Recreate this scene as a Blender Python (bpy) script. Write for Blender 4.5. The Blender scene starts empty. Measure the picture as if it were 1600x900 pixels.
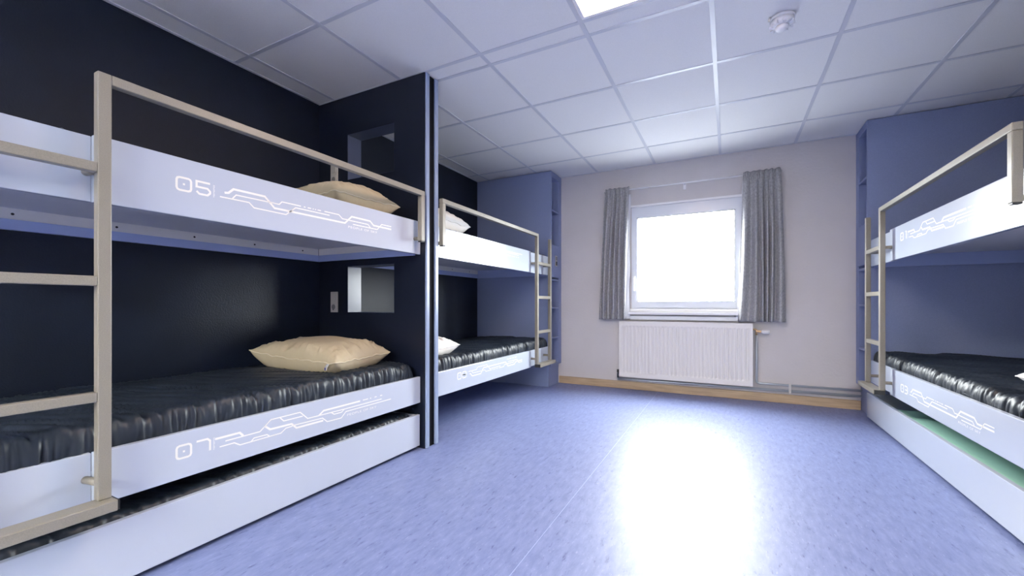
import bpy, bmesh, math, random
from mathutils import Vector, noise

random.seed(7)
SC = bpy.context.scene
COL = SC.collection
R = math.radians

# ------------------------------------------------------------------ camera
cam = bpy.data.objects.new('camera', bpy.data.cameras.new('camera'))
COL.objects.link(cam)
cam.location = (0, 0, .93)
cam.rotation_euler = (R(90), 0, .477)
cam.data.sensor_width = 36
cam.data.lens = 655 / 1600 * 36
cam.data.shift_y = 25.5 / 1600
cam.data.clip_start = .02
SC.camera = cam

# ------------------------------------------------------------------ world, daylight, exposure
SKY = 43.0
SKY_COL = (.95, 1.0, 1.0)
GROUND = (.11, .12, .13)
world = bpy.data.worlds.new('sky')
SC.world = world
world.use_nodes = True
bg = world.node_tree.nodes['Background']
bg.inputs['Strength'].default_value = SKY
wn = world.node_tree.nodes
wl = world.node_tree.links.new
wtc, wsep, wr = wn.new('ShaderNodeTexCoord'), wn.new('ShaderNodeSeparateXYZ'), wn.new('ShaderNodeValToRGB')
wmap = wn.new('ShaderNodeMapRange')
wmap.inputs['From Min'].default_value, wmap.inputs['From Max'].default_value = -1, 1
wl(wtc.outputs['Generated'], wsep.inputs[0])
wl(wsep.outputs['Z'], wmap.inputs['Value'])
wl(wmap.outputs['Result'], wr.inputs['Fac'])
we = wr.color_ramp.elements
we[0].position, we[0].color = .49, (*GROUND, 1)        # paved ground outside, darker than the overcast sky
we[1].position, we[1].color = .51, (*SKY_COL, 1)
wl(wr.outputs['Color'], bg.inputs['Color'])

portal = bpy.data.objects.new('window_daylight', bpy.data.lights.new('window_daylight', 'AREA'))
COL.objects.link(portal)
portal.data.shape = 'RECTANGLE'
portal.data.size, portal.data.size_y = 1.06, 1.12
portal.location = (-.415, 4.83, 1.42)
portal.rotation_euler = (R(-90), 0, 0)
portal.data.cycles.is_portal = True

PANEL = 22.0           # strength of the warm ceiling light panel in view
PANEL_COL = (1.0, .74, .56, 1)
REAR_FILL = 84.0            # strength of the unseen rear panels, added as neutral fill light
REAR_FILL_COL = (1.0, .985, .87, 1)

vs = SC.view_settings
vs.view_transform = 'Standard'
vs.look = 'None'
vs.exposure = 0.70
vs.gamma = 1
vs.use_curve_mapping = False
SC.cycles.use_denoising = True
SC.cycles.max_bounces = 12
SC.cycles.diffuse_bounces = 8
SC.cycles.sample_clamp_indirect = 8

# ------------------------------------------------------------------ materials
def mat(name, col, rough=.5, metal=0, spec=.5, var=0, vscale=8, bump=0, bscale=40, stretch=(1, 1, 1), coat=0):
    m = bpy.data.materials.new(name)
    m.use_nodes = True
    nt = m.node_tree
    b = nt.nodes['Principled BSDF']
    b.inputs['Base Color'].default_value = (*col, 1)
    b.inputs['Roughness'].default_value = rough
    b.inputs['Metallic'].default_value = metal
    b.inputs['Specular IOR Level'].default_value = spec
    b.inputs['Coat Weight'].default_value = coat
    tc = nt.nodes.new('ShaderNodeTexCoord')
    mp = nt.nodes.new('ShaderNodeMapping')
    mp.inputs['Scale'].default_value = stretch
    nt.links.new(tc.outputs['Object'], mp.inputs['Vector'])
    if var:
        n = nt.nodes.new('ShaderNodeTexNoise')
        n.inputs['Scale'].default_value = vscale
        n.inputs['Detail'].default_value = 6
        nt.links.new(mp.outputs['Vector'], n.inputs['Vector'])
        r = nt.nodes.new('ShaderNodeValToRGB')
        r.color_ramp.elements[0].position = .3
        r.color_ramp.elements[1].position = .7
        r.color_ramp.elements[0].color = (*[c * (1 - var) for c in col], 1)
        r.color_ramp.elements[1].color = (*[min(1, c * (1 + var)) for c in col], 1)
        nt.links.new(n.outputs['Fac'], r.inputs['Fac'])
        nt.links.new(r.outputs['Color'], b.inputs['Base Color'])
    if bump:
        n = nt.nodes.new('ShaderNodeTexNoise')
        n.inputs['Scale'].default_value = bscale
        n.inputs['Detail'].default_value = 4
        nt.links.new(mp.outputs['Vector'], n.inputs['Vector'])
        bp = nt.nodes.new('ShaderNodeBump')
        bp.inputs['Strength'].default_value = bump
        bp.inputs['Distance'].default_value = .004
        nt.links.new(n.outputs['Fac'], bp.inputs['Height'])
        nt.links.new(bp.outputs['Normal'], b.inputs['Normal'])
    return m

M = {}
M['navy'] = mat('navy_paint', (.005, .0095, .022), .5, spec=.3, var=.15, vscale=5, bump=.35, bscale=130)
M['navy_panel'] = mat('navy_laminate', (.0055, .0085, .019), .36, spec=.35)
M['blue'] = mat('blue_laminate', (.21, .257, .43), .45, spec=.3, var=.06, vscale=180, bump=.05, bscale=300)
M['edge'] = mat('glint_blue_edge', (.24, .30, .44), .25)  # dark blue edging; the window's highlight is put into this paler colour
M['strip'] = mat('pale_blue_edge', (.05, .062, .115), .30, spec=.6)
M['board'] = mat('pale_laminate', (.455, .50, .59), .155, spec=.34, var=.015, vscale=3)
M['board_under'] = mat('pale_base_panel', (.55, .56, .62), .5)
M['ledger'] = mat('ledger_blue', (.30, .37, .62), .4)
M['angle'] = mat('aluminium_angle', (.72, .71, .70), .35, metal=.3)
M['print'] = mat('white_print', (.80, .79, .74), .45, spec=.3)
M['beige'] = mat('champagne_powder_coat', (.225, .207, .172), .38, spec=.5, var=.12, vscale=420, bump=.08, bscale=500)
M['black'] = mat('black_plastic', (.015, .015, .017), .5)
M['hole'] = mat('dark_bore', (.02, .02, .025), .8)
M['vinyl'] = mat('slate_vinyl', (.014, .021, .033), .45, spec=.42, bump=.1, bscale=60)
M['mint'] = mat('mint_foam', (.30, .54, .44), .5, bump=.1, bscale=60)
M['pillow'] = mat('beige_cotton', (.455, .39, .275), .85, spec=.2, bump=.25, bscale=60, var=.03)
M['pillow_pipe'] = mat('cream_piping', (.58, .52, .39), .8, spec=.2)
M['pillow_white'] = mat('white_cotton', (.82, .80, .76), .85, spec=.2, bump=.2, bscale=60)
M['pillow_white_pipe'] = mat('white_piping', (.86, .84, .80), .8, spec=.2)
M['tag'] = mat('white_tag', (.8, .8, .85), .7)
M['tag_blue'] = mat('blue_tag_print', (.04, .05, .22), .7)
M['wall'] = mat('warm_grey_paint', (.58, .555, .56), .75, spec=.2, var=.03, vscale=3, bump=.5, bscale=45)
M['tile'] = mat('ceiling_tile', (.82, .81, .795), .9, spec=.1, var=.03, vscale=260, bump=.15, bscale=260)
M['tbar'] = mat('ceiling_grid', (.60, .61, .65), .32, spec=.6)
M['wood'] = mat('beige_wood', (.42, .31, .20), .45, var=.18, vscale=5, stretch=(1, 1, 14))
M['white'] = mat('white_plastic', (.80, .80, .82), .3)
M['upvc'] = mat('white_window_profile', (.72, .76, .82), .25)
M['enamel'] = mat('radiator_enamel', (.74, .72, .70), .3)
M['dark_metal'] = mat('dark_steel', (.06, .07, .09), .35, metal=.7)
M['steel'] = mat('zinc_pipe', (.42, .46, .51), .3, metal=.3)
M['brass'] = mat('brass', (.72, .50, .28), .3, metal=.9)
M['plate'] = mat('brushed_plate', (.58, .56, .53), .35, metal=.15)
M['plate_dark'] = mat('socket_insert', (.20, .20, .20), .4)
M['core'] = mat('dark_core', (.006, .007, .011), .8, spec=.1)
M['lining'] = mat('curtain_lining', (.80, .82, .86), .8, spec=.1)
M['seam'] = mat('weld_seam', (.34, .39, .62), .4)

def fabric():
    m = mat('grey_tweed', (.43, .43, .445), .9, spec=.1, var=.28, vscale=90, bump=.3, bscale=260, stretch=(1, 1, .6))
    nt = m.node_tree
    b = nt.nodes['Principled BSDF']
    out = nt.nodes['Material Output']
    tr = nt.nodes.new('ShaderNodeBsdfTranslucent')
    tr.inputs['Color'].default_value = (.35, .38, .44, 1)
    mx = nt.nodes.new('ShaderNodeMixShader')
    mx.inputs['Fac'].default_value = .2
    nt.links.new(b.outputs[0], mx.inputs[1])
    nt.links.new(tr.outputs[0], mx.inputs[2])
    nt.links.new(mx.outputs[0], out.inputs['Surface'])
    return m
M['curtain'] = fabric()

def floor_mat():
    m = bpy.data.materials.new('blue_linoleum')
    m.use_nodes = True
    nt = m.node_tree
    L = nt.links.new
    b = nt.nodes['Principled BSDF']
    tc = nt.nodes.new('ShaderNodeTexCoord')
    def nz(scale, st, det=5):
        mp = nt.nodes.new('ShaderNodeMapping')
        mp.inputs['Scale'].default_value = st
        mp.inputs['Rotation'].default_value = (0, 0, R(8))
        L(tc.outputs['Object'], mp.inputs['Vector'])
        n = nt.nodes.new('ShaderNodeTexNoise')
        n.inputs['Scale'].default_value = scale
        n.inputs['Detail'].default_value = det
        n.inputs['Roughness'].default_value = .65
        L(mp.outputs['Vector'], n.inputs['Vector'])
        return n.outputs['Fac']
    def ramp(fac, p0, p1, c0, c1):
        r = nt.nodes.new('ShaderNodeValToRGB')
        e = r.color_ramp.elements
        e[0].position, e[1].position = p0, p1
        e[0].color, e[1].color = (*c0, 1), (*c1, 1)
        L(fac, r.inputs['Fac'])
        return r.outputs['Color']
    base = ramp(nz(20, (2.2, .55, 1), 7), .32, .70, (.142, .178, .352), (.212, .255, .462))
    spk = ramp(nz(24, (2.4, .6, 1), 8), .31, .42, (.46, .45, .58), (1, 1, 1))
    lgt = ramp(nz(60, (2.0, .5, 1), 4), .60, .70, (0, 0, 0), (.10, .10, .11))
    mul = nt.nodes.new('ShaderNodeMix'); mul.data_type = 'RGBA'; mul.blend_type = 'MULTIPLY'
    mul.inputs['Factor'].default_value = 1
    L(base, mul.inputs['A']); L(spk, mul.inputs['B'])
    add = nt.nodes.new('ShaderNodeMix'); add.data_type = 'RGBA'; add.blend_type = 'ADD'
    add.inputs['Factor'].default_value = 1
    L(mul.outputs['Result'], add.inputs['A']); L(lgt, add.inputs['B'])
    L(add.outputs['Result'], b.inputs['Base Color'])
    b.inputs['Roughness'].default_value = .43
    b.inputs['Specular IOR Level'].default_value = .5
    bp = nt.nodes.new('ShaderNodeBump')
    bp.inputs['Strength'].default_value = .05
    bp.inputs['Distance'].default_value = .002
    L(nz(70, (1, 1, 1)), bp.inputs['Height'])
    L(bp.outputs['Normal'], b.inputs['Normal'])
    return m
M['floor'] = floor_mat()

def glass_mat():
    m = bpy.data.materials.new('window_glass')
    m.use_nodes = True
    nt = m.node_tree
    out = nt.nodes['Material Output']
    t = nt.nodes.new('ShaderNodeBsdfTransparent')
    g = nt.nodes.new('ShaderNodeBsdfGlossy')
    g.inputs['Roughness'].default_value = .01
    lw0 = nt.nodes.new('ShaderNodeLayerWeight')
    lw0.inputs['Blend'].default_value = .5
    pw = nt.nodes.new('ShaderNodeMath'); pw.operation = 'POWER'
    pw.inputs[1].default_value = 5
    lw = nt.nodes.new('ShaderNodeMath'); lw.operation = 'MULTIPLY_ADD'
    lw.inputs[1].default_value, lw.inputs[2].default_value = .96, .04
    nt.links.new(lw0.outputs['Facing'], pw.inputs[0])
    nt.links.new(pw.outputs[0], lw.inputs[0])
    mx = nt.nodes.new('ShaderNodeMixShader')
    nt.links.new(lw.outputs[0], mx.inputs[0])
    nt.links.new(t.outputs[0], mx.inputs[1])
    nt.links.new(g.outputs[0], mx.inputs[2])
    nt.links.new(mx.outputs[0], out.inputs['Surface'])
    return m
M['glass'] = glass_mat()

def lamp_mat(name, col, k):
    m = bpy.data.materials.new(name)
    m.use_nodes = True
    nt = m.node_tree
    e = nt.nodes.new('ShaderNodeEmission')
    e.inputs['Color'].default_value = col
    e.inputs['Strength'].default_value = k
    nt.links.new(e.outputs[0], nt.nodes['Material Output'].inputs['Surface'])
    return m
M['lamp'] = lamp_mat('lit_diffuser', PANEL_COL, PANEL)
M['fill_rear'] = lamp_mat('rear_fill_diffuser', REAR_FILL_COL, REAR_FILL)

# ------------------------------------------------------------------ helpers
def world_loc(o):
    v = Vector((0, 0, 0))
    while o:
        v += o.location
        o = o.parent
    return v

def thing(name, label, cat, loc, group=None):
    o = bpy.data.objects.new(name, None)
    o.empty_display_size = .05
    COL.objects.link(o)
    o.location = loc
    o['label'] = label
    o['category'] = cat
    if group:
        o['group'] = group
    return o

def obj(name, bm, m, parent=None, smooth=False, kind=None, label=None):
    """link a bmesh given in world coordinates as ONE mesh object"""
    if parent:
        w = world_loc(parent)
        for v in bm.verts:
            v.co -= w
    if smooth:
        for f in bm.faces:
            f.smooth = True
    me = bpy.data.meshes.new(name)
    bm.to_mesh(me)
    bm.free()
    me.materials.append(m)
    o = bpy.data.objects.new(name, me)
    COL.objects.link(o)
    o.parent = parent
    if kind:
        o['kind'] = kind
    if label:
        o['label'] = label
    return o

def single(name, bm, m, label, cat, loc, smooth=False, group=None):
    """a thing that is one mesh, its origin at loc"""
    for v in bm.verts:
        v.co -= Vector(loc)
    o = obj(name, bm, m, None, smooth)
    o.location = loc
    o['label'] = label
    o['category'] = cat
    if group:
        o['group'] = group
    return o

def box(x0, x1, y0, y1, z0, z1, bev=0, seg=2, bm=None):
    b = bmesh.new()
    bmesh.ops.create_cube(b, size=1)
    x0, x1 = min(x0, x1), max(x0, x1)
    y0, y1 = min(y0, y1), max(y0, y1)
    z0, z1 = min(z0, z1), max(z0, z1)
    for v in b.verts:
        v.co = Vector((x0 + (v.co.x + .5) * (x1 - x0), y0 + (v.co.y + .5) * (y1 - y0), z0 + (v.co.z + .5) * (z1 - z0)))
    if bev:
        bmesh.ops.bevel(b, geom=b.edges[:], offset=bev, segments=seg, profile=.5, affect='EDGES')
    if bm is None:
        return b
    me = bpy.data.meshes.new('tmp')
    b.to_mesh(me)
    b.free()
    bm.from_mesh(me)
    bpy.data.meshes.remove(me)
    return bm

def tube(pts, r, seg=12, closed=False, bm=None):
    bm = bm or bmesh.new()
    pts = [Vector(p) for p in pts]
    n = len(pts)
    rings = []
    up = None
    for i, p in enumerate(pts):
        if closed:
            t = (pts[(i + 1) % n] - pts[i - 1]).normalized()
        else:
            t = (pts[min(i + 1, n - 1)] - pts[max(i - 1, 0)]).normalized()
        if up is None:
            up = t.orthogonal().normalized()
        up = (up - t * up.dot(t)).normalized()
        s = t.cross(up)
        rings.append([bm.verts.new(p + (up * math.cos(a) + s * math.sin(a)) * r) for a in [2 * math.pi * k / seg for k in range(seg)]])
    for i in range(n if closed else n - 1):
        a, b = rings[i], rings[(i + 1) % n]
        for k in range(seg):
            bm.faces.new((a[k], a[(k + 1) % seg], b[(k + 1) % seg], b[k]))
    if not closed:
        bm.faces.new(rings[0][::-1])
        bm.faces.new(rings[-1])
    bmesh.ops.recalc_face_normals(bm, faces=bm.faces[:])
    return bm

def bend(pts, r=.03, k=5):
    """round the corners of a polyline"""
    pts = [Vector(p) for p in pts]
    out = [pts[0]]
    for a, b, c in zip(pts, pts[1:], pts[2:]):
        d1, d2 = (a - b).normalized(), (c - b).normalized()
        p, q = b + d1 * r, b + d2 * r
        for i in range(k + 1):
            t = i / k
            out.append(p * (1 - t) ** 2 + b * 2 * t * (1 - t) + q * t * t)
    out.append(pts[-1])
    return out

def lathe(prof, c, axis='z', seg=32):
    bm = bmesh.new()
    rings = []
    for r, h in prof:
        ring = []
        for k in range(seg):
            a = 2 * math.pi * k / seg
            x, y = r * math.cos(a), r * math.sin(a)
            if axis == 'z':
                p = (c[0] + x, c[1] + y, c[2] + h)
            elif axis == 'x':
                p = (c[0] + h, c[1] + x, c[2] + y)
            else:
                p = (c[0] + x, c[1] + h, c[2] + y)
            ring.append(bm.verts.new(p))
        rings.append(ring)
    for a, b in zip(rings, rings[1:]):
        for k in range(seg):
            bm.faces.new((a[k], a[(k + 1) % seg], b[(k + 1) % seg], b[k]))
    bm.faces.new(rings[0][::-1])
    bm.faces.new(rings[-1])
    bmesh.ops.recalc_face_normals(bm, faces=bm.faces[:])
    return bm

def wall_with_holes(u0, u1, v0, v1, holes, t0, t1, axis):
    """a slab in the plane (u, v), thickness t0..t1 along axis; holes are (u0, u1, v0, v1)"""
    us = sorted({u0, u1, *[h[0] for h in holes], *[h[1] for h in holes]})
    vv = sorted({v0, v1, *[h[2] for h in holes], *[h[3] for h in holes]})
    def solid(i, j):
        if not (0 <= i < len(us) - 1 and 0 <= j < len(vv) - 1):
            return False
        cu, cv = (us[i] + us[i + 1]) / 2, (vv[j] + vv[j + 1]) / 2
        return not any(h[0] < cu < h[1] and h[2] < cv < h[3] for h in holes)
    bm = bmesh.new()
    cache = {}
    def V(i, j, t):
        if (i, j, t) not in cache:
            p = (us[i], t, vv[j]) if axis == 'y' else (t, us[i], vv[j])
            cache[(i, j, t)] = bm.verts.new(p)
        return cache[(i, j, t)]
    for i in range(len(us) - 1):
        for j in range(len(vv) - 1):
            if not solid(i, j):
                continue
            for t in (t0, t1):
                bm.faces.new((V(i, j, t), V(i + 1, j, t), V(i + 1, j + 1, t), V(i, j + 1, t)))
            for (a, b, ni, nj) in (((i, j), (i + 1, j), i, j - 1), ((i, j + 1), (i + 1, j + 1), i, j + 1),
                                   ((i, j), (i, j + 1), i - 1, j), ((i + 1, j), (i + 1, j + 1), i + 1, j)):
                if not solid(ni, nj):
                    bm.faces.new((V(*a, t0), V(*b, t0), V(*b, t1), V(*a, t1)))
    bmesh.ops.recalc_face_normals(bm, faces=bm.faces[:])
    return bm

# ------------------------------------------------------------------ room shell
XL, XR, YB, YF, ZC = -2.74, 1.975, -4.4, 4.69, 2.43
obj('floor', box(XL - .1, XR + .1, YB - .1, YF + .2, -.1, 0), M['floor'], kind='structure')
fl = bpy.data.objects['floor']
obj('weld_seam', box(-.6675, -.6650, YB, YF - .02, -.001, .0006), M['seam'], fl)
obj('wall_left', box(XL - .1, XL, -.02, YF + .2, 0, 2.6), M['navy'], kind='structure')
obj('wall_left_rear', box(XL - .1, XL, YB - .1, -.0205, 0, 2.6), M['wall'], kind='structure')
obj('wall_right', box(XR, XR + .1, YB - .1, YF + .2, 0, 2.6), M['wall'], kind='structure')
obj('wall_back', box(XL, XR, YB - .1, YB, 0, 2.6), M['wall'], kind='structure')
WX0, WX1, WZ0, WZ1 = -.945, .115, .86, 1.985
obj('wall_far', wall_with_holes(XL, XR, 0, 2.6, [(WX0, WX1, WZ0, WZ1)], YF, YF + .1, 'y'), M['wall'], kind='structure')
obj('baseboard_far', box(-1.79, 1.033, YF - .014, YF - .0003, 0, .083, .003, 1), M['wood'], kind='structure')

# suspended ceiling: backing, tiles, grid bars
ceil = obj('ceiling', box(XL - .1, XR + .1, YB - .1, YF + .2, ZC + .03, ZC + .12), M['tile'], kind='structure')
xs = [XL] + [-.075 + .625 * i for i in range(-4, 4)] + [XR]
ys = [YB] + [1.525 - .625 * i for i in range(9, -1, -1)] + [2.15, 2.275, 2.895, 3.52, 4.15, YF]
LIGHTS = [(-.70, -.075, 1.525, 2.15), (-.70, -.075, -3.475, -2.85), (.55, 1.175, -3.475, -2.85), (-1.325, -.70, -3.475, -2.85), (-.075, .55, -3.475, -2.85)]  # first is the real panel; the rear four are added fill
def is_light(x0, y0):
    return any(abs(x0 - l[0]) < .02 and abs(y0 - l[2]) < .02 for l in LIGHTS)
shared = {}
for i in range(len(xs) - 1):
    for j in range(len(ys) - 1):
        x0, x1, y0, y1 = xs[i], xs[i + 1], ys[j], ys[j + 1]
        if is_light(x0, y0):
            continue
        k = (round(x1 - x0, 3), round(y1 - y0, 3))
        if k in shared:
            o = shared[k].copy()
            COL.objects.link(o)
            o.location = (x0, y0, 0)
            continue
        bm = box(.006, k[0] - .006, .006, k[1] - .006, ZC + .003, ZC + .028, .003, 1)
        o = obj('tile', bm, M['tile'])
        o.parent = ceil
        o.location = (x0, y0, 0)
        shared[k] = o
for x in xs[1:-1]:
    obj('grid_bar', box(x - .012, x + .012, YB, YF, ZC - .001, ZC + .004), M['tbar'], ceil)
for y in ys[1:-1]:
    for i in range(len(xs) - 1):
        obj('grid_bar', box(xs[i] + (.012 if i else .02), xs[i + 1] - (.012 if i < len(xs) - 2 else .02), y - .012, y + .012, ZC, ZC + .004), M['tbar'], ceil)
obj('edge_trim', box(XL, XR, YF - .02, YF, ZC - .0015, ZC + .004), M['tbar'], ceil)
obj('edge_trim', box(XL, XL + .02, YB, YF - .02, ZC - .0015, ZC + .004), M['tbar'], ceil)
obj('edge_trim', box(XR - .02, XR, YB, YF - .02, ZC - .0015, ZC + .004), M['tbar'], ceil)

for i, (x0, x1, y0, y1) in enumerate(LIGHTS):
    t = thing('ceiling_light', ['square lit white light panel set into the ceiling grid in the room\'s middle',
                                'second from the left of four square panels added as fill light in the unseen rear ceiling',
                                'rightmost of four square panels added as fill light in the unseen rear ceiling',
                                'leftmost of four square panels added as fill light in the unseen rear ceiling',
                                'third from the left of four square panels added as fill light in the unseen rear ceiling'][i], 'light',
              ((x0 + x1) / 2, (y0 + y1) / 2, ZC))
    hs = (x0 + .03, x1 - .03, y0 + .03, y1 - .03)
    bm = bmesh.new()
    for a in ((x0 + .013, hs[0], y0 + .013, y1 - .013), (hs[1], x1 - .013, y0 + .013, y1 - .013),
              (hs[0], hs[1], y0 + .013, hs[2]), (hs[0], hs[1], hs[3], y1 - .013)):
        box(*a, ZC + .001, ZC + .02, bm=bm)
    bmesh.ops.remove_doubles(bm, verts=bm.verts[:], dist=.0001)
    obj('frame', bm, M['white'], t)
    obj('diffuser', box(*hs, ZC + .004, ZC + .012), M['fill_rear' if i else 'lamp'], t)

# ------------------------------------------------------------------ window (frame, sash, glass, sill)
win = obj('window_1', wall_with_holes(WX0, WX1, WZ0, WZ1, [(WX0 + .045, WX1 - .045, WZ0 + .04, WZ1 - .05)], YF - .006, YF + .06, 'y'), M['upvc'], kind='structure')
obj('sash', wall_with_holes(WX0 + .03, WX1 - .03, WZ0 + .03, WZ1 - .035, [(-.885, .056, .957, 1.868)], YF - .022, YF + .045, 'y'), M['upvc'], win)
obj('glazing_bead', wall_with_holes(-.89, .061, .952, 1.873, [(-.879, .05, .963, 1.862)], YF - .012, YF + .006, 'y'), M['plate_dark'], win)
obj('glass', box(-.888, .059, YF + .012, YF + .016, .954, 1.871), M['glass'], win)
obj('top_trim', box(WX0 - .012, WX1 + .012, YF - .03, YF - .0005, WZ1, WZ1 + .022, .002, 1), M['white'], win)
obj('bottom_trim', box(WX0 - .01, WX1 + .01, YF - .04, YF - .0005, WZ0 - .004, WZ0 + .022, .002, 1), M['white'], win)
obj('sill', box(WX0 - .02, WX1 + .02, YF - .085, YF - .0005, .822, .852, .004, 2), M['white'], win)
obj('lower_trim', box(WX0 - .01, WX1 + .01, YF - .05, YF - .0005, .765, .805, .003, 1), M['upvc'], win)
hd = obj('handle', box(-.925, -.903, YF - .036, YF - .0225, 1.16, 1.235, .004, 2), M['white'], win)
obj('lever', box(-.921, -.907, YF - .056, YF - .037, 1.075, 1.215, .004, 2), M['white'], hd)

# curtain rod
rod = thing('curtain_rod', 'thin white curtain rod running above the window', 'rod', (-.4, 4.628, 2.176))
obj('pole', tube([(-1.235, 4.628, 2.176), (.445, 4.628, 2.176)], .008), M['white'], rod, True)
for x in (-1.20, -.405, .41):
    bk = obj('bracket', box(x - .008, x + .008, 4.6365, YF - .009, 2.168, 2.184, .002, 1), M['white'], rod)
    obj('wall_plate', box(x - .014, x + .014, YF - .008, YF - .0005, 2.12, 2.20, .003, 1), M['white'], bk)

def sheet(f, nu, nv, thick=.0025):
    bm = bmesh.new()
    g = [[bm.verts.new(f(i / nu, j / nv)) for j in range(nv + 1)] for i in range(nu + 1)]
    for i in range(nu):
        for j in range(nv):
            bm.faces.new((g[i][j], g[i + 1][j], g[i + 1][j + 1], g[i][j + 1]))
    bmesh.ops.recalc_face_normals(bm, faces=bm.faces[:])
    bmesh.ops.solidify(bm, geom=bm.faces[:], thickness=thick)
    return bm

def curtain(label, xt0, xt1, xb0, xb1, inner, folds, seed):
    t = thing('curtain', label, 'curtain', ((xt0 + xt1) / 2, 4.60, 2.17))
    zt, zb = 2.196, .765
    def f(u, v):
        k = v ** .8
        uu = u + .035 * math.sin(u * 9 + seed) * k
        x = (xt0 + (xt1 - xt0) * u) * (1 - k) + (xb0 + (xb1 - xb0) * uu) * k
        ph = folds * 2 * math.pi * (u + .05 * math.sin(u * 7 + seed * 2) + .03 * math.sin(v * 2.6 + seed) * v)
        amp = .008 + .020 * min(1, v * 2.2)
        y = 4.588 + amp * math.sin(ph) + .006 * math.sin(ph * .5 + seed)
        if v < .055:                                   # gathered heading tape
            y += .006 * math.sin(u * folds * 4 * 2 * math.pi + seed)
        z = zt + (zb - zt) * v + (.004 * math.sin(u * folds * 2 * math.pi + seed) if v < .03 else 0) * (1 - v / .03 if v < .03 else 0)
        return Vector((x, y, z))
    obj('drape', sheet(f, 150, 60), M['curtain'], t, True)
    s = 1 if inner == 'right' else -1
    def g(u, v):
        e = (xt1 * (1 - v) + xb1 * v) if s > 0 else (xt0 * (1 - v) + xb0 * v)
        w = .11
        x = e + s * (.004 + .022 * v * v + .004 * math.sin(v * 14)) - s * w * (1 - u)
        y = 4.650 + .006 * math.sin(u * 9 + v * 5)
        return Vector((x, y, 2.13 + (.772 - 2.13) * v))
    obj('lining', sheet(g, 12, 40, .0015), M['lining'], t, True)

curtain('grey tweed curtain hanging at the left side of the window', -1.213, -.95, -1.297, -.985, 'right', 5, 1.3)
curtain('grey tweed curtain hanging at the right side of the window, above the valve', .125, .43, .092, .465, 'left', 6, 4.1)

# ------------------------------------------------------------------ radiator and pipes
RX0, RX1, RZ0, RZ1, RY = -1.06, .205, .145, .748, 4.59
rad = thing('radiator', 'white ribbed panel radiator on the wall under the window', 'radiator', ((RX0 + RX1) / 2, 4.64, RZ0))
def rad_panel():
    bm = bmesh.new()
    n = 33
    cols = []
    pitch = (RX1 - RX0 - .05) / n
    cols.append((RX0, 0)); cols.append((RX0 + .02, 0))
    for i in range(n):
        x = RX0 + .025 + i * pitch
        cols += [(x + pitch * .05, 0), (x + pitch * .28, 1), (x + pitch * .62, 1), (x + pitch * .85, 0)]
    cols.append((RX1 - .02, 0)); cols.append((RX1, 0))
    rows = [(RZ0, 0), (RZ0 + .045, 0), (RZ0 + .062, 1), (RZ1 - .062, 1), (RZ1 - .045, 0), (RZ1, 0)]
    g = [[bm.verts.new((x, RY + .007 * a * b, z)) for z, b in rows] for x, a in cols]
    for i in range(len(cols) - 1):
        for j in range(len(rows) - 1):
            bm.faces.new((g[i][j], g[i + 1][j], g[i + 1][j + 1], g[i][j + 1]))
    e = [ed for ed in bm.edges if ed.is_boundary]
    r = bmesh.ops.extrude_edge_only(bm, edges=e)
    for v in r['geom']:
        if isinstance(v, bmesh.types.BMVert):
            v.co.y = RY + .02
    bmesh.ops.recalc_face_normals(bm, faces=bm.faces[:])
    return bm
obj('front_panel', rad_panel(), M['enamel'], rad)
obj('back_panel', box(RX0 + .005, RX1 - .005, RY + .058, RY + .072, RZ0 + .005, RZ1 - .01), M['enamel'], rad)
obj('top_grille', box(RX0 + .002, RX1 - .002, RY + .021, RY + .072, RZ1 - .012, RZ1 - .001, .002, 1), M['enamel'], rad)
for x in (RX0, RX1 - .003):
    obj('side_cover', box(x, x + .003, RY + .021, RY + .072, RZ0 + .01, RZ1 - .013), M['dark_metal'] if x > 0 else M['enamel'], rad)
for x in (-.85, 0):
    obj('wall_bracket', box(x - .015, x + .015, RY + .073, YF - .001, .3, .6), M['white'], rad)
vx, vz = .248, .672
v = obj('valve', tube(bend([(RX1 + .001, 4.632, vz + .018), (vx - .012, 4.632, vz + .018), (vx - .012, 4.632, vz - .035)], .012), .009), M['brass'], rad, True)
obj('valve_nut', tube([(vx - .012, 4.632, vz + .0), (vx + .028, 4.626, vz - .004)], .012, 8), M['brass'], v)
obj('thermostat_head', lathe([(.010, 0), (.018, .006), (.020, .02), (.020, .055), (.016, .066), (.008, .068)], (vx + .028, 4.626, vz - .004), 'x', 20), M['white'], v, True)
v2 = obj('return_valve', tube(bend([(RX0 + .001, 4.632, .175), (RX0 - .022, 4.632, .175), (RX0 - .022, 4.632, .125)], .01), .011), M['dark_metal'], rad, True)
obj('valve_cap', tube([(RX0 - .022, 4.632, .182), (RX0 - .022, 4.632, .215)], .012, 10), M['black'], v2)

single('heating_pipe', tube(bend([(vx - .012, 4.632, vz - .038), (vx - .012, 4.632, .40), (vx - .012, 4.645, .176), (1.03, 4.645, .176)], .03), .0105), M['steel'],
       'grey heating pipe dropping from the thermostat valve, then running right above the other pipe', 'pipe', (.6, 4.645, .176), True)
single('heating_pipe', tube(bend([(RX0 - .022, 4.632, .1205), (RX0 - .022, 4.64, .113), (-.9, 4.645, .113), (1.03, 4.645, .128)], .004), .012), M['steel'],
       'grey heating pipe running along the wall just above the wooden baseboard', 'pipe', (0, 4.645, .12), True)
cl = thing('pipe_clip', 'small metal clip holding both heating pipes to the wall', 'clip', (.505, 4.645, .15))
obj('saddle', box(.495, .515, 4.630, 4.634, .105, .195, .001, 1), M['plate'], cl)
obj('stud', box(.500, .510, 4.634, YF, .146, .157), M['plate'], cl)

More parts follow.
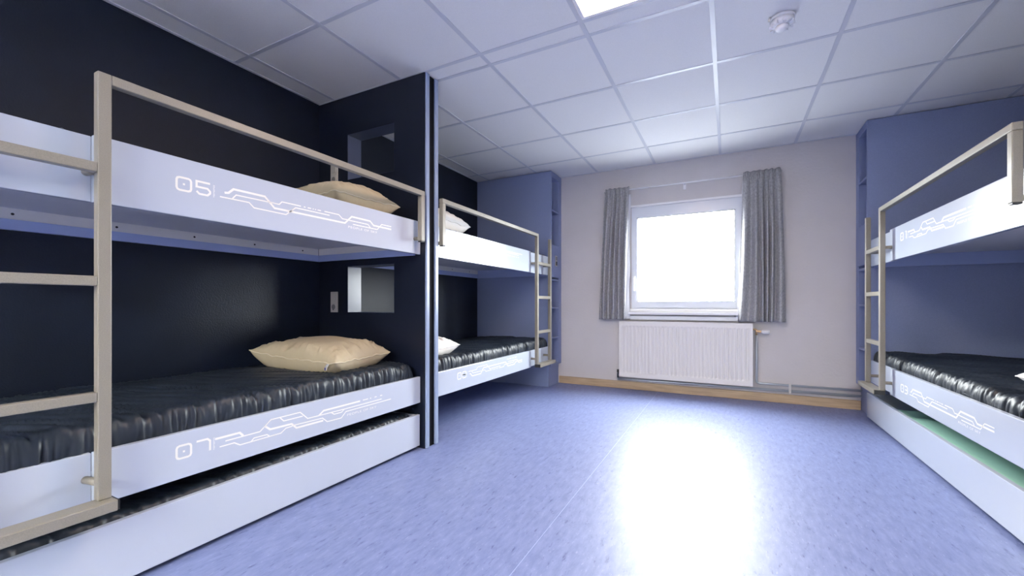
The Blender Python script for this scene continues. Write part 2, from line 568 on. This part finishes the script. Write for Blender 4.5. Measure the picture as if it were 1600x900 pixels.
# ------------------------------------------------------------------ partition with two openings
PY0, PY1, PX1 = 2.14, 2.265, -1.735
H = [(-2.44, -1.997, .872, 1.204), (-2.44, -1.997, 1.826, 2.152)]
par = thing('partition_panel', 'dark navy floor-to-ceiling partition between the two left bunk beds, with two square openings', 'partition', ((XL + PX1) / 2, (PY0 + PY1) / 2, 0))
obj('panel_core', wall_with_holes(XL + .001, PX1 - .006, 0, ZC - .003, H, PY0, PY1, 'y'), M['navy_panel'], par)
for y0, y1 in ((PY0 + .004, PY0 + .034), (PY1 - .03, PY1 + .001)):
    obj('edge_strip', box(PX1 - .0055, PX1 + .010, y0, y1, .002, ZC - .004, .004, 3), M['edge'], par, label='edge strip with the window glint painted in steel blue')
obj('edge_recess', box(PX1 - .0058, PX1 - .005, PY0 + .0345, PY1 - .0305, .002, ZC - .004), M['core'], par)
for x0, x1, z0, z1 in H:
    bm = wall_with_holes(x0 + .0005, x1 - .0005, z0 + .0005, z1 - .0005, [(x0 + .0025, x1 - .0025, z0 + .0025, z1 - .0025)], PY0 + .0015, PY1 - .0015, 'y')
    obj('opening_frame', bm, M['strip'], par, label='glossy blue lining of an opening')

RY0, RY1, RXF = 2.062, 2.187, .985
pr_ = thing('partition_panel', 'dark navy floor-to-ceiling partition at the head end of the right bunk bed', 'partition', ((XR + RXF) / 2, (RY0 + RY1) / 2, 0))
HR = [(1.25, 1.69, .872, 1.204), (1.25, 1.69, 1.826, 2.152)]
obj('panel_core', wall_with_holes(RXF + .006, XR - .001, 0, ZC - .003, HR, RY0, RY1, 'y'), M['navy_panel'], pr_)
for y0, y1 in ((RY0 + .004, RY0 + .034), (RY1 - .03, RY1 + .001)):
    obj('edge_strip', box(RXF + .0055, RXF - .010, y0, y1, .002, ZC - .004, .004, 3), M['edge'], pr_, label='edge strip with the window glint painted in steel blue')
for x0, x1, z0, z1 in HR:
    obj('opening_frame', wall_with_holes(x0 + .0005, x1 - .0005, z0 + .0005, z1 - .0005, [(x0 + .0025, x1 - .0025, z0 + .0025, z1 - .0025)], RY0 + .0015, RY1 - .0015, 'y'), M['strip'], pr_, label='glossy blue lining of an opening')

# ------------------------------------------------------------------ sockets on the partition
def wall_socket(x, z0, z1, label):
    t = thing('wall_socket', label, 'socket', (x, PY0, z0))
    y = PY0 - .0005
    obj('plate', box(x - .036, x + .036, y - .008, y, z0, z1, .002, 2), M['plate'], t)
    h = (z1 - z0) / 2
    s = obj('switch', box(x - .024, x + .024, y - .012, y - .0085, z0 + h + .012, z1 - .012, .002, 1), M['plate'], t)
    k = obj('socket', box(x - .025, x + .025, y - .0105, y - .0085, z0 + .012, z0 + h - .008, .001, 1), M['plate'], t)
    obj('socket_well', lathe([(.017, 0), (.019, -.002), (.0185, -.0026)], (x, y - .0107, z0 + h / 2 + .002), 'y', 20), M['plate_dark'], k)
    obj('usb_port', box(x - .010, x + .002, y - .0118, y - .0106, z0 + .016, z0 + .022), M['black'], k)
wall_socket(-2.572, 1.805, 1.955, 'grey metal switch and socket plate on the partition above the upper bunk')
wall_socket(-2.572, .872, 1.022, 'grey metal switch and socket plate on the partition above the lower bunk')

# ------------------------------------------------------------------ end cabinets with open niches
def cabinet(label, xf, xb, y0, plinth_y, shelves, band):
    s = 1 if xf > xb else -1                       # direction the open side faces
    t = thing('shelf_cabinet', label, 'cabinet', ((xf + xb) / 2, (y0 + YF) / 2, 0))
    y1 = YF - .001
    top = ZC - .003
    d = .24                                        # niche depth
    ya, yb = y0 + .022, 4.60
    obj('front_panel', box(xf, xb, y0, ya, .235, top, .002, 1), M['blue'], t)
    obj('back_stile', box(xf, xb, yb, y1, .235, top, .002, 1), M['blue'], t)
    obj('niche_back', box(xf - s * d, xb, ya + .0005, yb - .0005, .235, top), M['blue'], t)
    obj('top_panel', box(xf, xf - s * (d - .001), ya + .0005, yb - .0005, 2.365, top), M['blue'], t)
    for z in shelves:
        obj('shelf', box(xf - s * .002, xf - s * (d - .001), ya + .0005, yb - .0005, z - .018, z), M['blue'], t)
    obj('bottom_panel', box(xf, xf - s * (d - .001), ya + .0005, yb - .0005, .235, .26), M['blue'], t)
    obj('closed_box', box(xf + s * .008, xf - s * (d - .001), ya + .001, yb + .03, *band, .002, 1), M['blue'], t)
    obj('plinth', box(xf - s * .035, xb, plinth_y, y1, 0, .2345, .002, 1), M['blue'], t)
    return t
cabinet('tall blue cabinet with open niches, left of the window beside bunk 08', -1.765, XL + .001, 4.37, 4.375, (2.0, 1.215, .90, .56), (1.235, 1.60))
cabinet('tall blue cabinet with open niches, right of the window beside bunk 03', 1.0, XR - .001, 4.352, 4.36, (1.98, 1.235, .93, .56), (1.255, 1.59))
so = thing('cabinet_socket', 'small dark socket plate on the side of the left blue cabinet', 'socket', (-1.757, 4.495, 1.36))
sp = obj('plate', box(-1.7565, -1.750, 4.468, 4.522, 1.365, 1.485, .002, 1), M['plate'], so)
obj('socket_insert', box(-1.7497, -1.747, 4.478, 4.512, 1.375, 1.42), M['black'], sp)
obj('switch', box(-1.7497, -1.747, 4.478, 4.512, 1.43, 1.475), M['plate_dark'], sp)

# ------------------------------------------------------------------ print on the boards
PA = [
 ('t', [(0.95, .121), (0.965, .124), (0.984, .143), (1.112, .143), (1.155, .102), (1.535, .102), (1.579, .143), (1.707, .142), (1.733, .122), (1.871, .122)]),
 ('n', [(0.98, .105), (0.994, .122), (1.124, .123), (1.177, .123), (1.19, .137), (1.283, .137)]),
 ('n', [(1.411, .138), (1.497, .138), (1.519, .121), (1.553, .122)]),
 ('n', [(0.933, .102), (1.045, .103), (1.066, .085), (1.209, .084), (1.256, .124), (1.441, .124)]),
 ('n', [(1.56, .121), (1.692, .121), (1.713, .102)]),
 ('n', [(1.587, .104), (1.76, .104), (1.794, .138), (1.871, .138)]),
 ('d', [(1.298, .137), (1.307, .137)]), ('d', [(1.318, .137), (1.337, .137)]), ('d', [(1.345, .137), (1.351, .137)]),
 ('d', [(1.358, .137), (1.364, .137)]), ('d', [(1.372, .137), (1.391, .137)])]
PB = [
 ('t', [(0.916, .112), (1.008, .112), (1.022, .096)]),
 ('n', [(0.953, .094), (1.091, .094), (1.139, .133), (1.279, .133), (1.318, .095), (1.379, .094)]),
 ('t', [(1.379, .094), (1.406, .112), (1.636, .112)]),
 ('n', [(1.181, .131), (1.198, .113), (1.293, .112)]),
 ('t', [(1.112, .112), (1.135, .092), (1.236, .090), (1.26, .066), (1.404, .064)]),
 ('n', [(1.244, .081), (1.4, .077), (1.427, .053), (1.512, .051), (1.542, .077), (1.868, .077)]),
 ('n', [(1.379, .094), (1.529, .092), (1.794, .092)]),
 ('n', [(1.451, .092), (1.468, .080), (1.514, .080), (1.529, .090)]),
 ('n', [(0.932, .077), (0.987, .077), (1.009, .062), (1.185, .062), (1.209, .078), (1.24, .079)]),
 ('n', [(1.054, .063), (1.066, .074), (1.121, .073), (1.132, .064)]),
 ('d', [(1.655, .113), (1.692, .113)]), ('d', [(1.706, .113), (1.715, .113)]), ('d', [(1.739, .113), (1.756, .113)]), ('d', [(1.782, .113), (1.799, .113)])]

def stroke(bm, pts, w, to3):
    """a mitred flat band along a polyline in board coordinates"""
    pts = [Vector(p).to_2d() for p in pts]
    n = len(pts)
    L, Rr = [], []
    closed = n > 2 and (pts[0] - pts[-1]).length < 1e-6
    if closed:
        pts = pts[:-1]
        n -= 1
    for i in range(n):
        a = pts[i - 1] if (i or closed) else None
        c = pts[(i + 1) % n] if (i < n - 1 or closed) else None
        d1 = (pts[i] - a).normalized() if a is not None else None
        d2 = (c - pts[i]).normalized() if c is not None else None
        d1 = d1 or d2
        d2 = d2 or d1
        n1 = Vector((-d1.y, d1.x))
        n2 = Vector((-d2.y, d2.x))
        m = (n1 + n2).normalized()
        k = min(2.0, 1 / max(.3, m.dot(n1)))
        L.append(bm.verts.new(to3(pts[i] + m * w / 2 * k)))
        Rr.append(bm.verts.new(to3(pts[i] - m * w / 2 * k)))
    for i in range(n if closed else n - 1):
        j = (i + 1) % n
        bm.faces.new((L[i], L[j], Rr[j], Rr[i]))

def rrect(x, z, w, h, c):
    return [(x + c, z), (x + w - c, z), (x + w - c * .3, z + c * .3), (x + w, z + c), (x + w, z + h - c), (x + w - c * .3, z + h - c * .3), (x + w - c, z + h), (x + c, z + h),
            (x + c * .3, z + h - c * .3), (x, z + h - c), (x, z + c), (x + c * .3, z + c * .3), (x + c, z)]
def digit(ch, x, z, w, h):
    """strokes of one digit in a box"""
    c = .009
    if ch == '0':
        return [rrect(x, z, w, h, c)]
    if ch == '8':
        return [rrect(x, z, w, h / 2, c), rrect(x, z + h / 2, w, h / 2, c)]
    if ch == '5':
        return [[(x + w, z + h), (x, z + h), (x, z + h * .55), (x + w - c, z + h * .55), (x + w, z + h * .55 - c), (x + w, z + c), (x + w - c, z), (x + c, z), (x, z + c)]]
    if ch == '7':
        return [[(x, z + h), (x + w - c, z + h), (x + w, z + h - c), (x + w, z)]]
    if ch == '1':
        return [[(x + w * .45, z + h), (x + w * .75, z + h), (x + w * .75, z)]]
    if ch == '3':
        return [[(x, z + h), (x + w - c, z + h), (x + w, z + h - c), (x + w, z + c), (x + w - c, z), (x, z)], [(x + w * .2, z + h / 2), (x + w, z + h / 2)]]
    return []

dg = None
def text_mesh(txt, size):
    cu = bpy.data.curves.new('lettering', 'FONT')
    cu.body = txt
    cu.size = size
    cu.space_character = 1.15
    o = bpy.data.objects.new('lettering', cu)
    COL.objects.link(o)
    bpy.context.view_layer.update()
    me = bpy.data.meshes.new_from_object(o.evaluated_get(bpy.context.evaluated_depsgraph_get()))
    bpy.data.objects.remove(o)
    return me

def print_board(parent, pat, num, x, sx, y_of, base, flip=False):
    """sx: +1 for a face towards +X; y_of maps the pattern's run to Y"""
    def z_of(z):
        return base + ((.236 - z) if flip else z)
    xo = x + sx * .0006
    bm = bmesh.new()
    for kind, pts in pat:
        w = {'t': .0085, 'n': .0050, 'd': .0050}[kind]
        stroke(bm, [(a, z_of(b)) for a, b in pts], w, lambda p: (xo, y_of(p.x), p.y))
    obj('circuit_print', bm, M['print'], parent, label='white printed circuit lines')
    if num:
        zm = base + .119 if pat is PA else base + .0975
        bm = bmesh.new()
        for k, ch in enumerate(num):
            for st in digit(ch, .788 + .064 * k, zm - .023, .046, .046):
                stroke(bm, st, .0075, lambda p: (xo, y_of(p.x), p.y))
        stroke(bm, [(.8075, zm), (.8145, zm)], .007, lambda p: (xo, y_of(p.x), p.y))
        obj('number_print', bm, M['print'], parent, label='white printed bunk number ' + num)
        bm = bmesh.new()
        for k in range(9):                            # tiny unreadable upright line of lettering
            z = zm - .023 + k * .0053
            stroke(bm, [(.909, z), (.909 + (.006 if k % 3 else .004), z)], .0022, lambda p: (xo, y_of(p.x), p.y))
        obj('small_print', bm, M['print'], parent)
    me = text_mesh('PEOPLE OF SKY', .0165)
    wx = max(v.co.x for v in me.vertices)
    tx, tz = (1.555, base + .081) if pat is PA else (1.548, base + .051)
    if flip:
        tz = base + .149
    for v in me.vertices:
        v.co = (xo, y_of(tx + v.co.x * .205 / wx), tz + v.co.y)
    bm = bmesh.new()
    bm.from_mesh(me)
    bpy.data.meshes.remove(me)
    obj('lettering', bm, M['print'], parent, label='small white printed words')

# ------------------------------------------------------------------ bunk beds
def bunk(label, sx, X0, Y0, dy, seam, postA, postB, headpost, yhead, zu, zl, zrail, xrail, prints, wall_x):
    """sx: the way the front faces; the ladder stands at the Y0 end, the head lies at yhead"""
    t = thing('bunk_bed', label, 'bunk bed', (X0 - sx * .48, (Y0 + yhead) / 2, 0))
    X = lambda w: X0 - sx * w                         # w runs from the front to the wall
    D = abs(wall_x - X0) - .002
    for tier, (z0, z1) in enumerate((zl, zu)):
        nm = 'side_board'
        b = obj(nm, box(X(0), X(.024), seam, yhead - dy * .002, z0, z1, .0028, 2), M['board'], t)
        obj('recessed_board', box(X(.020), X(.040), Y0 + dy * .002, seam - dy * .0005, z0 + .002, z1 - .003, .0015, 1), M['board'], t)
        zb = z0 + .088
        obj('base_panel', box(X(.045), X(D - .002), Y0 + dy * .025, yhead - dy * .025, zb, zb + .016), M['board_under'], t)
        bk = obj('wall_ledger', box(X(D - .022), X(D), Y0 + dy * .003, yhead - dy * .003, z0 - .004, z0 + .041), M['ledger'], t)
        an = obj('support_angle', box(X(D - .024), X(D), Y0 + dy * .026, yhead - dy * .026, z0 + .0415, zb - .0005), M['angle'], t)
        for k in range(6):
            y = Y0 + (yhead - Y0) * (.10 + .165 * k)
            obj('screw', lathe([(.0055, 0), (.0055, -sx * -.0008)], (X(D - .0245), y, z0 + .063), 'x', 10), M['hole'], an)
        eh = obj('end_ledger', box(X(.042), X(D - .023), yhead - dy * .002, yhead - dy * .022, z0 - .004, z0 + .041), M['ledger'], t)
        obj('end_angle', box(X(.042), X(D - .025), yhead - dy * .002, yhead - dy * .024, z0 + .0415, zb - .0005), M['angle'], eh)
        obj('end_ledger', box(X(.042), X(D - .023), Y0 + dy * .002, Y0 + dy * .022, z0 - .004, zb - .0005), M['ledger'], t)
        pr = prints[tier]
        if pr:
            print_board(b, pr[0], pr[1], X0, sx, pr[2], pr[3], pr[4])
    xo, xi = xrail, xrail - sx * .031                 # tube section
    zr = zrail
    def sbox(name, y0, y1, z0, z1, par=t, x0=xo, x1=xi, m='beige', bev=.003):
        return obj(name, box(x0, x1, y0, y1, z0, z1, bev, 2), M[m], par)
    a0, a1 = postA
    ya_in = a0 if dy * (a0 - a1) > 0 else a1          # the post's side towards the head
    pa = sbox('ladder_post', a0, a1, zl[0] + .036, zr)
    h0, h1 = headpost
    # guard rail: one welded tube from the ladder post to the head post and down
    bm = box(xo, xi, ya_in + dy * .0002, h1 if dy > 0 else h0, zr - .031, zr, .003, 2)
    box(xo, xi, h0, h1, zu[0] + .075, zr - .0312, .003, 2, bm=bm)
    gr = obj('guard_rail', bm, M['beige'], t)
    obj('bracket', tube([(X(-.0005), (h0 + h1) / 2 , zu[0] + .092), (xi - sx * .0005, (h0 + h1) / 2, zu[0] + .092)], .0115, 14), M['beige'], gr, True)
    obj('end_cap', box(xo - sx * .002, xi + sx * .002, h0 + .002, h1 - .002, zu[0] + .069, zu[0] + .0745), M['black'], gr)
    b0, b1 = postB
    pb = sbox('ladder_post', b0, b1, zl[0] + .036, zr - .012)
    lo, hi = (max(a0, a1) if a0 < b0 else min(a0, a1)), (min(b0, b1) if a0 < b0 else max(b0, b1))
    lo, hi = min(lo, hi) + .0003, max(lo, hi) - .0003
    for z in (zu[0] + .094, zl[0] + .705, zl[0] + .352):
        obj('rung', box(xo - sx * .001, xi + sx * .001, lo, hi, z - .014, z + .016, .003, 2), M['beige'], t)
    e0, e1 = min(a0, a1, b0, b1) - (.005 if a0 < b0 else .035), max(a0, a1, b0, b1) + (.035 if a0 < b0 else .005)
    if dy > 0:
        e0, e1 = min(b0, a0) - .035, max(a1, b1) + .003
    else:
        e0, e1 = min(a0, a1) - .003, max(b0, b1) + .035
    fb = obj('foot_bar', box(xo + sx * .034, xi + sx * .001, e0, e1, zl[0] + .002, zl[0] + .0355, .003, 2), M['beige'], t)
    for y in (e0 - .0045, e1 + .0005):
        obj('end_cap', box(xo + sx * .032, xi + sx * .003, y, y + .004, zl[0] + .004, zl[0] + .0335), M['black'], fb)
    for p, yc in ((pa, (a0 + a1) / 2), (pb, (b0 + b1) / 2)):
        for z in (zu[0] + .092, zl[0] + .085):
            xw = X(.0195) if p is pb or True else X0
            yb = yc
            if p is pa:
                yb = seam - dy * .014 if abs(seam - yc) < .03 else yc
            obj('bracket', tube([(xw, yb, z), (xi - sx * .0005, yb if abs(yb - yc) < .012 else yc - (.006 if yc > yb else -.006), z)], .0115, 14), M['beige'], p, True)
    return t

ident = lambda k: (lambda y: y + k)
mirror = lambda k: (lambda y: k - y)
bunk('bunk bed nearest on the left with boards numbered 05 and 07', 1, -1.77, .06, 1, .567, (.553, .586), (.205, .238), (2.062, 2.095), 2.137,
     (1.252, 1.464), (.295, .463), 1.641, -1.70,
     ((PB, '07', ident(0), .295, False), (PA, '05', ident(0), 1.25, False)), XL)
bunk('bunk bed at the far left numbered 08, between the partition and the blue cabinet', 1, -1.77, 4.368, -1, 3.842, (3.847, 3.88), (4.19, 4.224), (2.281, 2.314), 2.268,
     (1.252, 1.464), (.295, .463), 1.641, -1.70,
     ((PA, '08', ident(1.765), .281, True), (PB, None, ident(1.765), 1.25, True)), XL)
bunk('bunk bed on the right with boards numbered 01 and 03', -1, 1.0, 4.350, -1, 3.812, (3.755, 3.788), (4.09, 4.123), (2.229, 2.262), 2.19,
     (1.232, 1.450), (.300, .484), 1.605, .932,
     ((PA, '03', mirror(4.385), .267, False), (PB, '01', mirror(4.391), 1.272, False)), XR)

# ------------------------------------------------------------------ mattresses
def ss(a, b, x):
    t = max(0, min(1, (x - a) / (b - a)))
    return t * t * (3 - 2 * t)

def mattress(label, xf, xb, y0, y1, z0, th, seed, m='vinyl', group=None, crown=.02, wr=1.0, nu=300):
    """a soft slab with a gathered vinyl cover; xf is the front edge"""
    s = 1 if xf > xb else -1
    W = abs(xf - xb)
    bm = bmesh.new()
    prof = []                                           # (distance from the front, height share, side flag)
    r = .03
    for k in range(7):
        prof.append((0, k / 7 * (1 - r / th)))
    for k in range(5):
        a = math.pi / 2 * k / 4
        prof.append((r - r * math.cos(a), 1 - r / th + r / th * math.sin(a)))
    n = 44
    for k in range(1, n):
        prof.append((r + (W - 2 * r) * k / n, 1))
    for k in range(5):
        a = math.pi / 2 * (1 - k / 4)
        prof.append((W - r + r * math.cos(a), 1 - r / th + r / th * math.sin(a)))
    prof.append((W, 0))
    g = []
    Ln = y1 - y0
    for i in range(nu + 1):
        u = Ln * i / nu
        e = min(u, Ln - u)
        endk = 1 if e > r else math.sqrt(max(0, 1 - ((r - e) / r) ** 2)) * .5 + .5
        row = []
        for (w, h) in prof:
            top = ss(.75, 1, h)
            q = Vector((u * 1.0 + seed * 3.1, w * 1.0, seed))
            # creases run in from the front edge, slanting and dying out
            sl = u + .55 * w + .05 * noise.noise(Vector((u * 3, w * 4, seed)))
            a = noise.noise(Vector((sl * 26, w * 2.2, seed + 5)))
            b = noise.noise(Vector((sl * 52, w * 3.0, seed + 9)))
            edge = math.exp(-w / .22)
            broad = noise.noise(Vector((u * 2.2, w * 3.5, seed + 2)))
            c3 = noise.noise(Vector((sl * 17 + 2 * broad, w * 1.3, seed + 17)))
            dz = wr * (.013 * (1 - abs(a) * 2.2) * (.45 + .55 * edge) + .016 * (1 - abs(c3) * 2.4) * (.6 + .4 * edge) + .006 * b * edge + .009 * broad)
            # gathered front side
            ga = abs(noise.noise(Vector((u * 44, 3 + h * .8, seed + 11))))
            gb = abs(noise.noise(Vector((u * 95, 5 + h * 1.4, seed + 13))))
            out = wr * (.006 - .019 * ga - .012 * gb) * (ss(0, .35, h) if w < r else edge * .5) * (1 if w < .1 else 0)
            cz = crown * math.sin(math.pi * min(1, w / W)) ** .5 if W else 0
            ww = w - (out if w < r + .001 else 0)
            z = z0 + th * h * endk + top * (dz + cz) * (.4 + .6 * endk)
            row.append(bm.verts.new((xf - s * ww, y0 + u, z)))
        g.append(row)
    for i in range(nu):
        for j in range(len(prof) - 1):
            bm.faces.new((g[i][j], g[i + 1][j], g[i + 1][j + 1], g[i][j + 1]))
    for row in (g[0], g[-1]):
        bm.faces.new(row)
    bm.faces.new([r_[0] for r_ in g] + [r_[-1] for r_ in g][::-1])
    bmesh.ops.recalc_face_normals(bm, faces=bm.faces[:])
    base = ((xf + xb) / 2, (y0 + y1) / 2, z0)
    t = thing('mattress', label, 'mattress', base, group)
    c = obj('cover', bm, M[m], t, True)
    return t

zLm, zUm = .295 + .1045, 1.252 + .1045
mattress('dark slate vinyl mattress on the lower bunk numbered 07, under the plump beige pillow', -1.80, -2.71, .09, 2.10, zLm, .125, 1)
mattress('dark slate vinyl mattress on the upper bunk numbered 05', -1.80, -2.71, .09, 2.10, zUm, .10, 2, wr=.6, crown=.01, nu=120)
mattress('dark slate vinyl mattress on the lower bunk numbered 08', -1.80, -2.71, 2.30, 4.335, zLm, .125, 3)
mattress('dark slate vinyl mattress on the far left upper bunk over bunk 08', -1.80, -2.71, 2.30, 4.335, zUm, .108, 4, wr=.6, crown=.01, nu=120)
mattress('dark slate vinyl mattress on the lower right bunk numbered 03', 1.03, 1.945, 2.22, 4.32, .4045, .125, 5)
mattress('dark slate vinyl mattress on the upper right bunk numbered 01', 1.03, 1.945, 2.24, 4.32, 1.3365, .10, 6, wr=.6, crown=.01, nu=120)

# ------------------------------------------------------------------ trundle beds
def trundle(label, X0, Xb, y0, y1, zt):
    s = 1 if X0 > Xb else -1
    t = thing('trundle_bed', label, 'trundle bed', ((X0 + Xb) / 2, (y0 + y1) / 2, 0))
    obj('front_board', box(X0, X0 - s * .022, y0, y1, .022, zt, .0015, 1), M['board'], t)
    obj('back_board', box(Xb, Xb + s * .02, y0 + .001, y1 - .001, .022, zt - .03), M['board'], t)
    for y in (y0 + .001, y1 - .021):
        obj('end_board', box(X0 - s * .0225, Xb + s * .0205, y, y + .02, .022, zt - .004, .0015, 1), M['board'], t)
    obj('base_panel', box(X0 - s * .0225, Xb + s * .0205, y0 + .022, y1 - .022, .07, .085), M['board_under'], t)
    for k in range(4):
        x = X0 - s * .06 if k % 2 else Xb + s * .06
        y = y0 + .12 if k < 2 else y1 - .12
        obj('caster', lathe([(.012, -.008), (.0218, -.006), (.0218, .006), (.012, .008)], (x, y, .022), 'x', 16), M['black'], t, True)
    obj('wheel_rail', box(X0 - s * .05, X0 - s * .07, y0 + .03, y1 - .03, .0445, .0695), M['black'], t)
    obj('wheel_rail', box(Xb + s * .05, Xb + s * .07, y0 + .03, y1 - .03, .0445, .0695), M['black'], t)
trundle('pale trundle drawer bed under bunk 07, holding a dark mattress', -1.766, -2.68, .10, 2.125, .222)
trundle('pale trundle drawer bed under bunk 03, holding a mint green mattress', .995, 1.90, 2.22, 4.335, .217)
mattress('dark vinyl mattress inside the trundle drawer under bunk 07', -1.80, -2.64, .13, 2.09, .0855, .132, 8, crown=.006, wr=.7)
mattress('mint green foam mattress inside the trundle drawer under bunk 03', 1.03, 1.86, 2.25, 3.90, .0855, .100, 9, m='mint', wr=.15, crown=.004, nu=80)

# ------------------------------------------------------------------ pillows
def pillow(label, c, yaw, lx, ly, T, seed, m, mp, tag_at=None, lift=(0, 0, 0, 0), wrinkle=1.0):
    """c: middle of the underside; lift raises the four corners (--, +-, ++, -+)"""
    t = thing('pillow', label, 'pillow', c)
    nx, ny = 64, 48
    ca, sa = math.cos(yaw), math.sin(yaw)
    seam = T * .36
    def outline(a, b):
        # corners stay out, the edges between them pull in
        pa = 1 - .07 * (1 - a * a) * abs(b) ** 3 * 0 
        x = a * lx / 2 * (1 - .06 * (1 - b * b) * abs(a) ** 4)
        y = b * ly / 2 * (1 - .10 * (1 - a * a) * abs(b) ** 4)
        return x, y
    def lifted(a, b):
        w = [(1 - a) * (1 - b), (1 + a) * (1 - b), (1 + a) * (1 + b), (1 - a) * (1 + b)]
        return sum(l * (k / 4) ** 3 for l, k in zip(lift, w))
    def P(a, b, side):
        x, y = outline(a, b)
        f = max(0, (1 - abs(a) ** 3.0)) ** .50 * max(0, (1 - abs(b) ** 2.6)) ** .48
        ed = min(1 - abs(a), 1 - abs(b))
        # wrinkles run in from the seam
        run = (x if (1 - abs(b)) * ly < (1 - abs(a)) * lx else y)
        q = run * (1 + .5 * ed)
        rid = 1 - 2 * abs(noise.noise(Vector((q * 30, ed * 1.6, seed)))) - 1.2 * abs(noise.noise(Vector((q * 62, ed * 2.2, seed + 4))))
        wr = wrinkle * (rid - .35) * .022 * math.exp(-((ed - .17) / .20) ** 2)
        br = noise.noise(Vector((x * 5, y * 5, seed + 8))) * .012
        if side > 0:
            z = seam + (T - seam) * f + (wr + br) * min(1, f * 1.6)
        else:
            z = seam - seam * min(1, f * 1.9) + wr * .3 * (1 - min(1, f * 1.6))
            z = max(z, .001)
        z += lifted(a, b) * (1 if side > 0 or ed < .4 else 0) * (1 - min(1, ed * 2.2))
        sg = .009 * noise.noise(Vector((x * 22, y * 22, seed + 20))) * (1 - min(1, ed * 6))
        z += sg
        return Vector((c[0] + x * ca - y * sa, c[1] + x * sa + y * ca, c[2] + z))
    def sp(k, n):
        v = -1 + 2 * k / n
        return math.copysign(1 - (1 - abs(v)) ** 1.35, v)
    bm = bmesh.new()
    gt = [[bm.verts.new(P(sp(i, nx), sp(j, ny), 1)) for j in range(ny + 1)] for i in range(nx + 1)]
    gb = [[gt[i][j] if i in (0, nx) or j in (0, ny) else bm.verts.new(P(sp(i, nx), sp(j, ny), -1)) for j in range(ny + 1)] for i in range(nx + 1)]
    for i in range(nx):
        for j in range(ny):
            bm.faces.new((gt[i][j], gt[i + 1][j], gt[i + 1][j + 1], gt[i][j + 1]))
            f = (gb[i][j], gb[i][j + 1], gb[i + 1][j + 1], gb[i + 1][j])
            if len(set(f)) == 4 and not all(v in (gt[i][j], gt[i + 1][j], gt[i + 1][j + 1], gt[i][j + 1]) for v in f):
                bm.faces.new(f)
    bmesh.ops.recalc_face_normals(bm, faces=bm.faces[:])
    loop = [gt[i][0].co.copy() for i in range(nx)] + [gt[nx][j].co.copy() for j in range(ny)] + \
           [gt[i][ny].co.copy() for i in range(nx, 0, -1)] + [gt[0][j].co.copy() for j in range(ny, 0, -1)]
    loop = [p for k, p in enumerate(loop) if (p - loop[k - 1]).length > .004]
    obj('case', bm, M[m], t, True)
    obj('piping', tube(loop, .0038, 6, True), M[mp], t, True)
    if tag_at:
        a, b = tag_at
        p = P(a, b, 1)
        d = Vector((sa * .5 + ca * .2, -ca * .9, 0)).normalized()
        q = Vector((ca, sa, 0))
        tm = bmesh.new()
        rows = []
        for k in range(6):
            u = k / 5
            pt = p + d * (.004 + .022 * math.sin(u * 1.7)) + Vector((0, 0, -.030 * u))
            rows.append([tm.verts.new(pt - q * .010), tm.verts.new(pt + q * .010)])
        for r0, r1 in zip(rows, rows[1:]):
            tm.faces.new((r0[0], r0[1], r1[1], r1[0]))
        bmesh.ops.solidify(tm, geom=tm.faces[:], thickness=.0012)
        tg = obj('care_tag', tm, M['tag'], t, label='small white and blue fabric tag')
        p2 = p + d * .030 + Vector((0, 0, -.022))
        obj('tag_print', box(p2.x - .004, p2.x + .004, p2.y - .001, p2.y + .001, p2.z - .008, p2.z + .006), M['tag_blue'], tg)
    return t

zt = zLm + .125
pillow('plump beige pillow lying on the lower mattress of bunk 07', (-2.25, 1.775, zt + .016), R(5), .68, .46, .185, 3, 'pillow', 'pillow_pipe', (.84, -1), (.045, 0, .02, .03), 1.5)
pillow('beige pillow on the upper bunk 05, half hidden by its board', (-2.16, 1.79, zUm + .112), R(-4), .66, .46, .185, 11, 'pillow', 'pillow_pipe', None, (.02, 0, .0, .03), .6)
pillow('white pillow on the lower bunk 08 beside the partition', (-2.20, 2.54, zt + .014), R(-3), .62, .44, .16, 17, 'pillow_white', 'pillow_white_pipe', None, (0, .02, .02, 0), .6)
pillow('white pillow on the far left upper bunk beside the partition', (-2.13, 2.56, zUm + .118), R(2), .64, .46, .185, 23, 'pillow_white', 'pillow_white_pipe', None, (0, .02, .0, 0), .6)
pillow('white pillow on the lower right bunk 03, only a corner in view', (1.52, 2.58, .4045 + .125 + .016), R(4), .66, .46, .15, 29, 'pillow_white', 'pillow_white_pipe')

# ------------------------------------------------------------------ smoke detector
sd = thing('smoke_detector', 'round white smoke detector on the ceiling', 'smoke detector', (.248, 2.60, ZC))
c0 = (.248, 2.60, ZC)
obj('base', lathe([(.058, -.0005), (.060, -.006), (.058, -.014)], c0), M['white'], sd, True)
obj('dome', lathe([(.055, -.0145), (.053, -.030), (.046, -.040), (.034, -.044)], c0), M['white'], sd, True)
obj('sensor_cap', lathe([(.030, -.0445), (.031, -.056), (.024, -.064), (.008, -.066)], c0), M['white'], sd, True)
for k in range(12):
    a = 2 * math.pi * k / 12
    bm = box(-.004, .004, -.012, .012, -.046, -.032, .0015, 1)
    for v in bm.verts:
        r_ = v.co.y + .047
        x, y = v.co.x * math.cos(a) - r_ * math.sin(a), v.co.x * math.sin(a) + r_ * math.cos(a)
        v.co = (c0[0] + x, c0[1] + y, c0[2] + v.co.z)
    obj('vent_fin', bm, M['white'], sd)
obj('test_lamp', tube([(.19, 2.545, ZC - .0145), (.186, 2.541, ZC - .034)], .006, 10), M['plate'], sd, True)
